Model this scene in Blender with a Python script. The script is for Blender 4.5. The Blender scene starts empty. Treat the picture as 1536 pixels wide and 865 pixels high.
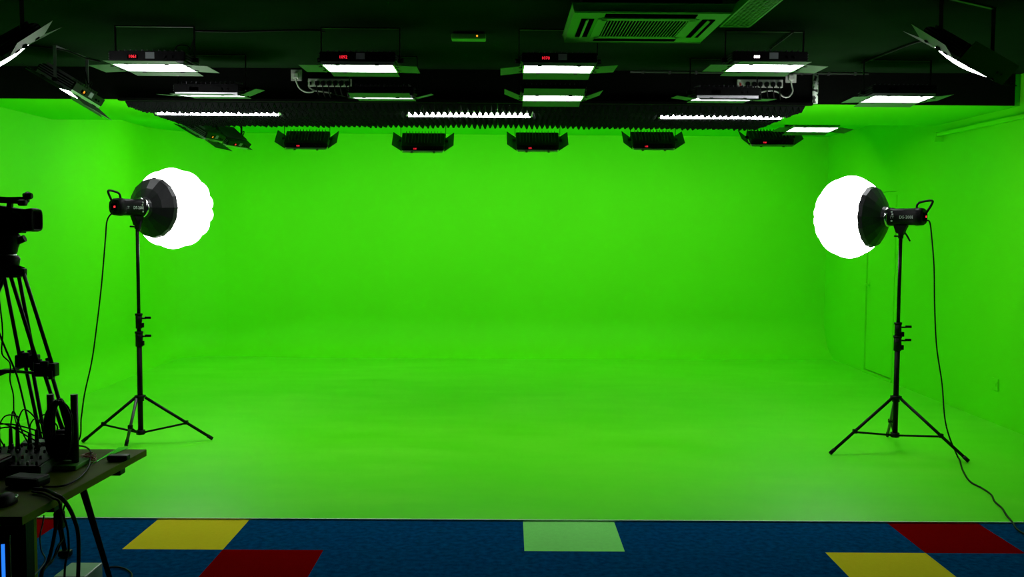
import bpy, bmesh, math, random
from mathutils import Matrix, Vector
random.seed(7)
R = math.radians
C = bpy.context.scene.collection

# ------------------------------------------------------------------ camera
F = 1480.0; PW, PH = 1536, 865
CAM = Vector((0, 0, 1.6))
YAW, PITCH, ROLL = R(0.62), R(3.46), R(0.34)
CM = (Matrix.Rotation(-YAW, 3, 'Z') @ Matrix.Rotation(R(90) - PITCH, 3, 'X') @ Matrix.Rotation(ROLL, 3, 'Z'))
cd = bpy.data.cameras.new('camera'); cam = bpy.data.objects.new('camera', cd); C.objects.link(cam)
cam.matrix_world = Matrix.Translation(CAM) @ CM.to_4x4()
cd.sensor_fit = 'HORIZONTAL'; cd.sensor_width = 36; cd.lens = F / PW * 36
cd.clip_start = 0.05; cd.clip_end = 60
bpy.context.scene.camera = cam

def at(px, py, X=None, Y=None, Z=None):
    """point in the room that shows at a pixel, on the plane X=, Y= or Z= (true distances)"""
    d = CM @ Vector(((px - PW / 2) / F, -(py - PH / 2) / F, -1))
    t = (X - CAM.x) / d.x if X is not None else (Y - CAM.y) / d.y if Y is not None else (Z - CAM.z) / d.z
    return CAM + d * t

# ------------------------------------------------------------------ materials
def mat(name, col, rough=0.5, metal=0.0, spec=0.5, emit=None, estr=0.0, vary=0.0, scale=6.0, bump=0.0, bscale=200.0, trans=0.0, alpha=1.0, coat=0.0):
    m = bpy.data.materials.new(name); m.use_nodes = True
    nt = m.node_tree; b = nt.nodes['Principled BSDF']
    b.inputs['Base Color'].default_value = (*col, 1)
    b.inputs['Roughness'].default_value = rough
    b.inputs['Metallic'].default_value = metal
    b.inputs['Specular IOR Level'].default_value = spec
    b.inputs['Transmission Weight'].default_value = trans
    b.inputs['Alpha'].default_value = alpha
    b.inputs['Coat Weight'].default_value = coat
    if emit:
        b.inputs['Emission Color'].default_value = (*emit, 1); b.inputs['Emission Strength'].default_value = estr
    if vary or bump:
        tc = nt.nodes.new('ShaderNodeTexCoord')
    if vary:
        n = nt.nodes.new('ShaderNodeTexNoise'); n.inputs['Scale'].default_value = scale; n.inputs['Detail'].default_value = 4
        nt.links.new(tc.outputs['Object'], n.inputs['Vector'])
        mx = nt.nodes.new('ShaderNodeMix'); mx.data_type = 'RGBA'
        mx.inputs['A'].default_value = (*[c * (1 - vary) for c in col], 1)
        mx.inputs['B'].default_value = (*[min(1, c * (1 + vary)) for c in col], 1)
        nt.links.new(n.outputs['Fac'], mx.inputs['Factor']); nt.links.new(mx.outputs['Result'], b.inputs['Base Color'])
    if bump:
        n2 = nt.nodes.new('ShaderNodeTexNoise'); n2.inputs['Scale'].default_value = bscale
        nt.links.new(tc.outputs['Object'], n2.inputs['Vector'])
        bp = nt.nodes.new('ShaderNodeBump'); bp.inputs['Strength'].default_value = bump; bp.inputs['Distance'].default_value = 0.01
        nt.links.new(n2.outputs['Fac'], bp.inputs['Height']); nt.links.new(bp.outputs['Normal'], b.inputs['Normal'])
    return m

GREEN = (0.088, 0.70, 0.0015)
M = {}
M['green'] = mat('green_paint', GREEN, 0.7, spec=0.12, vary=0.05, scale=1.3, bump=0.05, bscale=60)
M['black_paint'] = mat('black_paint', (0.003, 0.0035, 0.003), 0.7, spec=0.05, vary=0.3, scale=5)
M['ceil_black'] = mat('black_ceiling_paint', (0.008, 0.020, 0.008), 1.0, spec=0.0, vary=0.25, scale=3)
M['metal_black'] = mat('black_metal', (0.002, 0.002, 0.002), 0.4, spec=0.10)
M['leaf'] = mat('bounce_tinted_barndoor', (0.035, 0.11, 0.03), 0.6, spec=0.3, metal=0.2)  # black doors, the floor's green reflection is mixed into their colour
M['fin'] = mat('anodised_fins', (0.09, 0.09, 0.10), 0.4, metal=0.6)
M['bar_grey'] = mat('grey_aluminium', (0.20, 0.20, 0.21), 0.45, metal=0.3)
M['rim'] = mat('aluminium_rim', (0.6, 0.6, 0.62), 0.3, metal=0.9)
M['chrome'] = mat('chrome', (0.7, 0.7, 0.7), 0.15, metal=1.0)
M['foam'] = mat('black_foam', (0.007, 0.008, 0.008), 0.9, spec=0.03)
M['plastic_black'] = mat('black_plastic', (0.002, 0.002, 0.002), 0.45, spec=0.12)
M['cable'] = mat('black_cable', (0.002, 0.002, 0.002), 0.5, spec=0.1)
M['nylon'] = mat('black_nylon', (0.007, 0.007, 0.008), 0.4, spec=0.3, vary=0.3, scale=20, bump=0.25, bscale=14)
M['white_plastic'] = mat('white_plastic', (0.62, 0.62, 0.60), 0.4)
M['grey_sticker'] = mat('grey_sticker', (0.22, 0.25, 0.25), 0.5)
M['ac_bounce_green'] = mat('bounce_tinted_casing', (0.09, 0.40, 0.04), 0.6, spec=0.1)  # off-white casings with green bounce light mixed into the base colour
M['dark_slot'] = mat('dark_slot', (0.001, 0.001, 0.001), 1.0, spec=0.0)
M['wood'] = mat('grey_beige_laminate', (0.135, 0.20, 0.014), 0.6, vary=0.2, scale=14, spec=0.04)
M['grey_box'] = mat('grey_plastic', (0.16, 0.20, 0.18), 0.4)
M['red_dark'] = mat('dark_red_plastic', (0.12, 0.006, 0.004), 0.5)
M['red_wire'] = mat('red_wire', (0.35, 0.02, 0.01), 0.5)
M['led_red'] = mat('red_led', (0.3, 0, 0), 0.4, emit=(1, 0.02, 0.04), estr=1.6)
M['led_white'] = mat('white_led', (0.3, 0.3, 0.3), 0.4, emit=(1, 0.9, 0.9), estr=3)
M['led_orange'] = mat('orange_led', (0.3, 0.1, 0), 0.4, emit=(1, 0.35, 0.02), estr=1.5)
M['led_blue'] = mat('blue_led', (0, 0.05, 0.3), 0.4, emit=(0.02, 0.2, 1), estr=1.2)
M['print'] = mat('white_print', (0.45, 0.5, 0.46), 0.6)
M['sheet'] = mat('clear_green_sheet', (0.35, 0.8, 0.5), 0.1, trans=0.9)
PANEL_E, BALL_E, TUBE_E = 17.0, 11.5, 30.0
M['panel_glow'] = mat('led_diffuser', (0.8, 0.8, 0.8), 0.5, emit=(0.96, 0.97, 1.0), estr=PANEL_E)
M['front_glow'] = mat('led_diffuser_front_row', (0.8, 0.8, 0.8), 0.5, emit=(0.96, 0.97, 1.0), estr=14.0)
M['back_glow'] = mat('led_diffuser_back_row', (0.8, 0.8, 0.8), 0.5, emit=(0.96, 0.97, 1.0), estr=26.0)
M['ball_glow'] = mat('lantern_fabric', (0.8, 0.8, 0.8), 0.8, emit=(1.0, 0.98, 0.97), estr=BALL_E)
M['tube_glow'] = mat('tube_glass', (0.8, 0.8, 0.8), 0.5, emit=(0.97, 0.98, 1.0), estr=TUBE_E)
M['blue_c'] = mat('blue_carpet', (0.0008, 0.050, 0.145), 1.0, spec=0.0, vary=0.8, scale=30, bump=0.4, bscale=300)
M['yellow_c'] = mat('yellow_carpet', (0.66, 0.58, 0.02), 1.0, spec=0.0, vary=0.06, scale=40, bump=0.4, bscale=300)
M['red_c'] = mat('red_carpet', (0.17, 0.0006, 0.001), 1.0, spec=0.0, vary=0.12, scale=40, bump=0.4, bscale=300)
M['lime_c'] = mat('pale_green_carpet', (0.24, 0.80, 0.17), 1.0, spec=0.0, vary=0.08, scale=40, bump=0.4, bscale=300)

def floor_material():
    m = bpy.data.materials.new('green_floor_paint'); m.use_nodes = True
    nt = m.node_tree; b = nt.nodes['Principled BSDF']; L = nt.links.new
    tc = nt.nodes.new('ShaderNodeTexCoord')
    n = nt.nodes.new('ShaderNodeTexNoise'); n.inputs['Scale'].default_value = 0.9; n.inputs['Detail'].default_value = 6; n.inputs['Roughness'].default_value = 0.62
    n.inputs['Distortion'].default_value = 0.6
    L(tc.outputs['Object'], n.inputs['Vector'])
    mp = nt.nodes.new('ShaderNodeMapping'); mp.inputs['Scale'].default_value = (1.2, 3.2, 1); mp.inputs['Rotation'].default_value = (0, 0, 0.35)
    L(tc.outputs['Object'], mp.inputs['Vector'])
    n2 = nt.nodes.new('ShaderNodeTexNoise'); n2.inputs['Scale'].default_value = 1.1; n2.inputs['Detail'].default_value = 5
    L(mp.outputs['Vector'], n2.inputs['Vector'])
    ml = nt.nodes.new('ShaderNodeMath'); ml.operation = 'MULTIPLY'; L(n.outputs['Fac'], ml.inputs[0]); L(n2.outputs['Fac'], ml.inputs[1])
    rp = nt.nodes.new('ShaderNodeValToRGB'); L(ml.outputs[0], rp.inputs['Fac'])
    e = rp.color_ramp.elements
    e[0].position = 0.12; e[0].color = (0.080, 0.66, 0.002, 1)
    e[1].position = 0.42; e[1].color = (0.125, 0.72, 0.014, 1)
    L(rp.outputs['Color'], b.inputs['Base Color'])
    b.inputs['Roughness'].default_value = 0.42; b.inputs['Specular IOR Level'].default_value = 0.28
    bp = nt.nodes.new('ShaderNodeBump'); bp.inputs['Strength'].default_value = 0.06; bp.inputs['Distance'].default_value = 0.02
    L(n.outputs['Fac'], bp.inputs['Height']); L(bp.outputs['Normal'], b.inputs['Normal'])
    return m
M['green_floor'] = floor_material()

# ------------------------------------------------------------------ mesh helpers
WM = {}      # world matrix of every top-level thing / part
def frame_z(v):
    v = v.normalized(); a = Vector((0, 0, 1)) if abs(v.z) < 0.9 else Vector((1, 0, 0))
    x = a.cross(v).normalized(); y = v.cross(x)
    return Matrix((x, y, v)).transposed()

class MB:
    def __init__(s): s.bm = bmesh.new(); s.smooth = []
    def quad(s, *p):
        return s.bm.faces.new([s.bm.verts.new(q) for q in p])
    def box(s, c, size, rot=None, bev=0.0, T=None, taper=None):
        mtx = Matrix.Translation(Vector(c)) @ ((rot.to_4x4()) if rot is not None else Matrix.Identity(4)) @ Matrix.Diagonal((*size, 1))
        if T is not None: mtx = T @ mtx
        t = bmesh.new(); bmesh.ops.create_cube(t, size=1)
        if taper:
            for v in t.verts:
                if v.co.z > 0: v.co.x *= taper[0]; v.co.y *= taper[1]
        for v in t.verts: v.co = mtx @ v.co
        if bev: bmesh.ops.bevel(t, geom=t.edges[:], offset=bev, segments=2, affect='EDGES', profile=0.6)
        s.merge(t)
    def merge(s, t, smooth=False):
        vm = {v: s.bm.verts.new(v.co) for v in t.verts}
        for f in t.faces:
            try:
                nf = s.bm.faces.new([vm[v] for v in f.verts]); nf.smooth = smooth or f.smooth
            except ValueError: pass
        t.free()
    def ring(s, c, r, mx, n, rx=1, ry=1):
        return [s.bm.verts.new(Vector(c) + mx @ Vector((r * rx * math.cos(2 * math.pi * i / n), r * ry * math.sin(2 * math.pi * i / n), 0))) for i in range(n)]
    def skin(s, rings, cap=(True, True), smooth=True, closed=True):
        n = len(rings[0])
        for a, b in zip(rings, rings[1:]):
            for i in range(n if closed else n - 1):
                f = s.bm.faces.new((a[i], a[(i + 1) % n], b[(i + 1) % n], b[i])); f.smooth = smooth
        if cap[0]: s.bm.faces.new(rings[0][::-1])
        if cap[1]: s.bm.faces.new(rings[-1])
    def cyl(s, p0, p1, r0, r1=None, n=16, smooth=True):
        p0, p1 = Vector(p0), Vector(p1); r1 = r0 if r1 is None else r1
        mx = frame_z(p1 - p0)
        s.skin([s.ring(p0, r0, mx, n), s.ring(p1, r1, mx, n)], smooth=smooth)
    def lathe(s, p0, axis, prof, n=24, cap=(True, True)):
        """prof: (distance along axis, radius)"""
        mx = frame_z(Vector(axis)); a = Vector(axis).normalized()
        s.skin([s.ring(Vector(p0) + a * d, max(r, 1e-4), mx, n) for d, r in prof], cap=cap)
    def tube(s, pts, r, n=8, sub=6, zmin=None):
        pts = [Vector(p) for p in pts]
        if sub > 1 and len(pts) > 2:
            q = [pts[0] * 2 - pts[1]] + pts + [pts[-1] * 2 - pts[-2]]; out = []
            for i in range(1, len(q) - 2):
                a, b, c, d = q[i - 1:i + 3]
                for k in range(sub):
                    t = k / sub
                    out.append(0.5 * ((2 * b) + (c - a) * t + (2 * a - 5 * b + 4 * c - d) * t * t + (3 * b - a - 3 * c + d) * t ** 3))
            out.append(pts[-1]); pts = out
        if zmin is not None:
            pts = [Vector((p.x, p.y, max(p.z, zmin))) for p in pts]
        rings = []; up = None
        for i, p in enumerate(pts):
            d = (pts[min(i + 1, len(pts) - 1)] - pts[max(i - 1, 0)]).normalized()
            if up is None: mx = frame_z(d); up = mx @ Vector((1, 0, 0))
            x = (up - d * up.dot(d)).normalized(); up = x
            mx = Matrix((x, d.cross(x), d)).transposed()
            rings.append(s.ring(p, r, mx, n))
        s.skin(rings)
    def prism(s, poly, d, T=None, bev=0.0):
        """poly in the xz plane (x, z), extruded along y by +-d/2"""
        t = bmesh.new()
        a = [t.verts.new((x, -d / 2, z)) for x, z in poly]; b = [t.verts.new((x, d / 2, z)) for x, z in poly]
        t.faces.new(a[::-1]); t.faces.new(b); n = len(poly)
        for i in range(n): t.faces.new((a[i], a[(i + 1) % n], b[(i + 1) % n], b[i]))
        if T is not None:
            for v in t.verts: v.co = T @ v.co
        bmesh.ops.recalc_face_normals(t, faces=t.faces[:])
        if bev: bmesh.ops.bevel(t, geom=t.edges[:], offset=bev, segments=2, affect='EDGES')
        s.merge(t)
    def xform(s, T):
        for v in s.bm.verts: v.co = T @ v.co
    def build(s, name, m, parent=None, local=False, recalc=True, kind=None):
        """parts are drawn in world space and moved into their thing's own space"""
        if recalc: bmesh.ops.recalc_face_normals(s.bm, faces=s.bm.faces[:])
        if parent is not None and not local:
            inv = WM[parent].inverted()
            for v in s.bm.verts: v.co = inv @ v.co
        me = bpy.data.meshes.new(name); s.bm.to_mesh(me); s.bm.free()
        me.materials.append(m); o = bpy.data.objects.new(name, me); C.objects.link(o)
        if parent is not None: o.parent = parent; WM[o] = WM[parent]
        else: WM[o] = Matrix.Identity(4)
        if kind: o['kind'] = kind
        return o

def thing(name, loc, label, cat, group=None, rz=0.0):
    o = bpy.data.objects.new(name, None); C.objects.link(o); o.empty_display_size = 0.1
    o.location = loc; o.rotation_euler = (0, 0, rz)
    WM[o] = Matrix.Translation(Vector(loc)) @ Matrix.Rotation(rz, 4, 'Z')
    o['label'] = label; o['category'] = cat
    if group: o['group'] = group
    return o
def solo(mb, name, m, loc, label, cat, group=None):
    """a thing that is one mesh, origin moved to its base"""
    loc = Vector(loc)
    for v in mb.bm.verts: v.co -= loc
    o = mb.build(name, m); o.location = loc; WM[o] = Matrix.Translation(loc)
    o['label'] = label; o['category'] = cat
    if group: o['group'] = group
    return o
def text_part(txt, size, T, m, name, parent):
    cu = bpy.data.curves.new('lettering', 'FONT'); cu.body = txt; cu.size = size; cu.extrude = 0.0006; cu.align_x = 'CENTER'; cu.align_y = 'CENTER'
    cu.resolution_u = 2
    tmp = bpy.data.objects.new('lettering', cu); C.objects.link(tmp)
    bpy.context.view_layer.update()
    me = bpy.data.meshes.new_from_object(tmp.evaluated_get(bpy.context.evaluated_depsgraph_get()))
    bpy.data.objects.remove(tmp); bpy.data.curves.remove(cu)
    me.transform(WM[parent].inverted() @ T); me.materials.clear(); me.materials.append(m); me.name = name
    o = bpy.data.objects.new(name, me); C.objects.link(o); o.parent = parent; WM[o] = WM[parent]
    return o

# ------------------------------------------------------------------ the room
XL, XR = -4.23, 4.12
YE, YB, YS, YM, YF = 5.33, 12.5, 7.87, 9.4, -3.0      # floor edge, back wall, beam face, soffit end, wall behind camera
ZC, ZS, ZB = 2.85, 2.60, 2.78
rc = 0.5       # floor cove
def struct(mb, name, m): return mb.build(name, m, kind='structure')

# cove profile: (inset from wall, height)
def profile(r, ztop):
    p = [(r * (1 - math.sin(a)) , r * (1 - math.cos(a))) for a in [R(90) * k / 12 for k in range(13)]]
    return p + [(0, ztop)]
def sweep(path, prof, name, m):
    """path: list of (x, y, nx, ny) with the normal pointing into the room"""
    mb = MB(); rings = []
    for x, y, nx, ny in path:
        rings.append([mb.bm.verts.new((x + nx * i, y + ny * i, z)) for i, z in prof])
    mb.skin(rings, cap=(False, False), closed=False, smooth=True)
    return struct(mb, name, m)
rv = 0.75
arc = [(XL + rv - rv * math.cos(R(a)), YB - rv + rv * math.sin(R(a)), math.cos(R(a)), -math.sin(R(a))) for a in range(0, 91, 6)]
pr = profile(0.34, ZC + 0.1); pb = profile(rc, ZC + 0.1)
# corner blends the two cove radii
sweep([(XL, YE - 1.2, 1, 0), (XL, 9.5, 1, 0)] + arc[:8], pr, 'wall_left', M['green'])
sweep(arc[7:] , pr, 'wall_back_corner', M['green'])
mbk = MB(); rg = []
for x, prf in ((XL + rv, pr), (XL + rv + 1.2, pb), (XR, pb)):
    rg.append([mbk.bm.verts.new((x, YB - i, z)) for i, z in prf])
mbk.skin(rg, cap=(False, False), closed=False); struct(mbk, 'wall_back', M['green'])

b = MB()      # right wall, green part, with the door opening left in
d0 = at(1337, 568, X=XR); d1 = at(1290, 553, X=XR)
DY0, DY1, DZ0, DZ1 = d0.y, d0.y + 0.80, 0.03, 2.02
def wall_rect(y0, y1, z0, z1): b.box((XR + 0.05, (y0 + y1) / 2, (z0 + z1) / 2), (0.1, y1 - y0, z1 - z0))
wall_rect(4.1, DY0, 0, ZC + .1); wall_rect(DY1, YB, 0, ZC + .1); wall_rect(DY0, DY1, DZ1, ZC + .1); wall_rect(DY0, DY1, 0, DZ0)
struct(b, 'wall_right', M['green'])
# door set into the right wall
b = MB(); b.box((XR + 0.035, (DY0 + DY1) / 2, (DZ0 + DZ1) / 2 + 0.004), (0.04, DY1 - DY0 - 0.012, DZ1 - DZ0 - 0.012), bev=0.002)
door = b.build('door_1', M['green'], kind='structure')
b = MB(); hp = Vector((XR + 0.015, DY1 - 0.07, 1.0))
b.cyl(hp, hp + Vector((-0.012, 0, 0)), 0.026); b.cyl(hp + Vector((-0.01, 0, 0)), hp + Vector((-0.05, 0, 0)), 0.010)
b.tube([hp + Vector((-0.05, 0.01, 0)), hp + Vector((-0.055, -0.05, 0.0)), hp + Vector((-0.05, -0.12, -0.004))], 0.009)
hd = b.build('door_handle', M['green'], door)
b = MB(); b.box((XR - 0.008, (DY0 + DY1) / 2, DZ0 - 0.014), (0.016, DY1 - DY0 + 0.02, 0.028), bev=0.003)
struct(b, 'trim_1', M['green'])
b = MB()
b.box((XR - 0.006, DY0 - 0.012, 1.0), (0.012, 0.018, 1.96)); struct(b, 'trim_2', M['green'])
# dark surroundings on the camera's side
b = MB(); b.box((XR + 0.05, (YF + 4.1) / 2, ZC / 2), (0.1, 4.1 - YF, ZC + 0.2)); struct(b, 'wall_right_front', M['black_paint'])
b = MB(); b.box((XL - 0.05, (YF + YE - 1.2) / 2, ZC / 2), (0.1, YE - 1.2 - YF, ZC + 0.2)); struct(b, 'wall_left_front', M['black_paint'])
b = MB(); b.box(((XL + XR) / 2, YF - 0.05, ZC / 2), (XR - XL, 0.1, ZC + 0.2)); struct(b, 'wall_front', M['black_paint'])
# ceiling, black beam, green soffits
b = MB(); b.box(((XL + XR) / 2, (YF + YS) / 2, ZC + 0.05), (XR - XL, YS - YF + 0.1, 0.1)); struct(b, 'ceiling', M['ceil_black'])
b = MB(); b.box(((XL + XR) / 2 - 0.03, YS + 0.01, (ZC + ZS) / 2), (XR - XL - 0.04, 0.02, ZC - ZS)); struct(b, 'ceiling_beam_face', M['black_paint'])
b = MB(); b.box(((XL + XR) / 2, (YS + 0.02 + YM) / 2, ZS + 0.13), (XR - XL, YM - YS - 0.02, 0.26)); struct(b, 'ceiling_soffit', M['green'])
b = MB(); b.box(((XL + XR) / 2, (YM + YB) / 2, ZB + 0.05), (XR - XL, YB - YM, 0.1)); struct(b, 'ceiling_back', M['green'])
# black ledge at the foot of the beam that carries the foam
b = MB(); b.box((-0.28, YS - 0.02, ZS - 0.004), (5.46, 0.05, 0.022), bev=0.003); struct(b, 'trim_3', M['black_paint'])

# green floor and carpet. the edge runs a touch out of square with the camera
ea = R(-0.45)
def edge_y(x): return YE + math.tan(ea) * x
b = MB(); b.quad((XL, edge_y(XL), 0.004), (XR, edge_y(XR), 0.004), (XR, YB, 0.004), (XL, YB, 0.004)); struct(b, 'floor', M['green_floor'])
b = MB()
p, q = Vector((XL, edge_y(XL), 0.004)), Vector((XR, edge_y(XR), 0.004)); u = (q - p).normalized(); v = Vector((-u.y, u.x, 0))
b.box((p + q) / 2 - v * 0.003, ((q - p).length, 0.009, 0.011), rot=Matrix.Rotation(ea, 3, 'Z')); struct(b, 'trim_4', mat('edge_strip', (0.6, 0.8, 0.6), 0.6))
# carpet squares 0.5 m
g0 = at(784.5, 781.5, Z=0)      # corner of the pale green square
T = 0.5; bm = bmesh.new()
mats = [M['blue_c'], M['yellow_c'], M['red_c'], M['lime_c']]
special = {(-4, 0): 1, (-3, 1): 2, (0, 0): 3, (4, 0): 2, (3, 1): 1, (-6, 0): 2, (6, 2): 2, (1, 3): 1, (-2, 4): 3, (2, 5): 2, (-5, 3): 1}
for j in range(0, 17):
    for i in range(-9, 9):
        c = [Vector((i * T, -j * T, 0)), Vector(((i + 1) * T, -j * T, 0)), Vector(((i + 1) * T, -(j + 1) * T, 0)), Vector((i * T, -(j + 1) * T, 0))]
        rm = Matrix.Rotation(ea, 3, 'Z')
        c = [rm @ k + g0 for k in c]
        if all(k.x < XL - 0.02 or k.x > XR + 0.02 for k in c) or all(k.y < YF for k in c): continue
        f = bm.faces.new([bm.verts.new((min(max(k.x, XL), XR), max(k.y, YF), 0)) for k in c][::-1]); f.material_index = special.get((i, j), 0)
bmesh.ops.remove_doubles(bm, verts=bm.verts[:], dist=1e-4)
me = bpy.data.meshes.new('carpet'); bm.to_mesh(me); bm.free()
for k in mats: me.materials.append(k)
o = bpy.data.objects.new('floor_carpet', me); C.objects.link(o); o['kind'] = 'structure'

# pipe rail high on the right wall
r0, r1 = at(1408, 202, X=XR - 0.04), Vector((XR - 0.04, 6.6, 0)); r1.z = r0.z
rr = thing('wall_rail', (XR - 0.02, (r0.y + r1.y) / 2, r0.z), 'green painted rail running high along the right wall', 'rail')
b = MB(); b.box(((XR - 0.045), (r0.y + r1.y) / 2, r0.z), (0.045, r0.y - r1.y, 0.035), bev=0.008); b.build('bar', M['green'], rr)
b = MB(); b.box((XR - 0.04, r0.y, r0.z - 0.02), (0.08, 0.03, 0.09), bev=0.004); b.build('end_bracket', M['green'], rr)
b = MB(); b.box((XR - 0.03, 7.7, r0.z - 0.01), (0.06, 0.025, 0.05), bev=0.004); b.build('bracket', M['green'], rr)
# socket low on the right wall
sp = at(1494, 576, X=XR)
so = thing('wall_socket', (XR, sp.y, sp.z - 0.043), 'green painted square socket low on the right wall', 'socket')
b = MB(); b.box((XR - 0.006, sp.y, sp.z), (0.012, 0.10, 0.10), bev=0.003); b.build('faceplate', M['green'], so)
b = MB(); b.box((XR - 0.014, sp.y - 0.02, sp.z), (0.006, 0.02, 0.03), bev=0.002); b.build('switch', M['green'], so)

# ------------------------------------------------------------------ foam lining under the soffit
FX0, NX = -2.98, 11; PWD, PDP = 0.49, 0.45
bm = MB(); nx_, ny_ = 10, 9; hh = 0.042
bm.box((0, 0, -0.008), (PWD - 0.002, PDP - 0.002, 0.016))
for i in range(nx_):
    for j in range(ny_):
        x0 = -PWD / 2 + i * PWD / nx_ + 0.001; x1 = x0 + PWD / nx_ - 0.002; y0 = -PDP / 2 + j * PDP / ny_ + 0.001; y1 = y0 + PDP / ny_ - 0.002
        h_ = hh * random.uniform(0.88, 1.08); ox, oy = random.uniform(-.004, .004), random.uniform(-.003, .003)
        vs = [bm.bm.verts.new(k) for k in ((x0, y0, -0.0165), (x1, y0, -0.0165), (x1, y1, -0.0165), (x0, y1, -0.0165))]
        cx, cy = (x0 + x1) / 2 + ox, (y0 + y1) / 2 + oy; tp = 0.006
        ts = [bm.bm.verts.new(k) for k in ((cx - tp, cy - tp, -0.0165 - h_), (cx + tp, cy - tp, -0.0165 - h_), (cx + tp, cy + tp, -0.0165 - h_), (cx - tp, cy + tp, -0.0165 - h_))]
        for k in range(4): bm.bm.faces.new((vs[k], vs[(k + 1) % 4], ts[(k + 1) % 4], ts[k]))
        bm.bm.faces.new(ts)
foam0 = bm.build('foam_panel', M['foam'])
rows = [(7.9 + PDP / 2, 'black pyramid foam panel under the soffit, in the row against the black beam'),
        (8.5 + PDP / 2, 'black pyramid foam panel under the soffit, middle row just behind the tube lights'),
        (8.5 + PDP * 1.5, 'black pyramid foam panel under the soffit, rearmost row with a jagged lower outline')]
first = True
for ri, (y, lab) in enumerate(rows):
    for i in range(NX):
        o = foam0 if first else foam0.copy()
        if not first: C.objects.link(o)
        first = False
        o.location = (FX0 + PWD * (i + 0.5), y, ZS - 0.001); o['label'] = lab; o['category'] = 'foam panel'
        o['group'] = ['foam panels in the front row', 'foam panels in the middle row', 'foam panels in the rear row'][ri]

# three tube lights in the gap between the foam rows
for (xa, xb, lab) in ((235, 420, 'white glowing tube light in the black foam above the left softbox, leftmost of three'),
                      (611, 797, 'white glowing tube light in the black foam, middle one of three'),
                      (989, 1173, 'white glowing tube light in the black foam, rightmost of three')):
    p, q = at(xa, 178, Y=8.445), at(xb, 179, Y=8.445); z = ZS - 0.040
    t = thing('tube_light', ((p.x + q.x) / 2, 8.445, ZS - 0.002), lab, 'tube light', 'tube lights in the foam')
    b = MB(); b.box(((p.x + q.x) / 2, 8.445, ZS - 0.012), (q.x - p.x + 0.03, 0.04, 0.02), bev=0.002); b.build('batten', M['white_plastic'], t)
    b = MB(); b.cyl((p.x + 0.012, 8.445, z), (q.x - 0.012, 8.445, z), 0.017); b.build('tube', M['tube_glow'], t)
    for x in (p.x, q.x):
        b = MB(); b.box((x, 8.445, ZS - 0.028), (0.02, 0.032, 0.05), bev=0.003); b.build('end_cap', M['white_plastic'], t)

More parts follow.
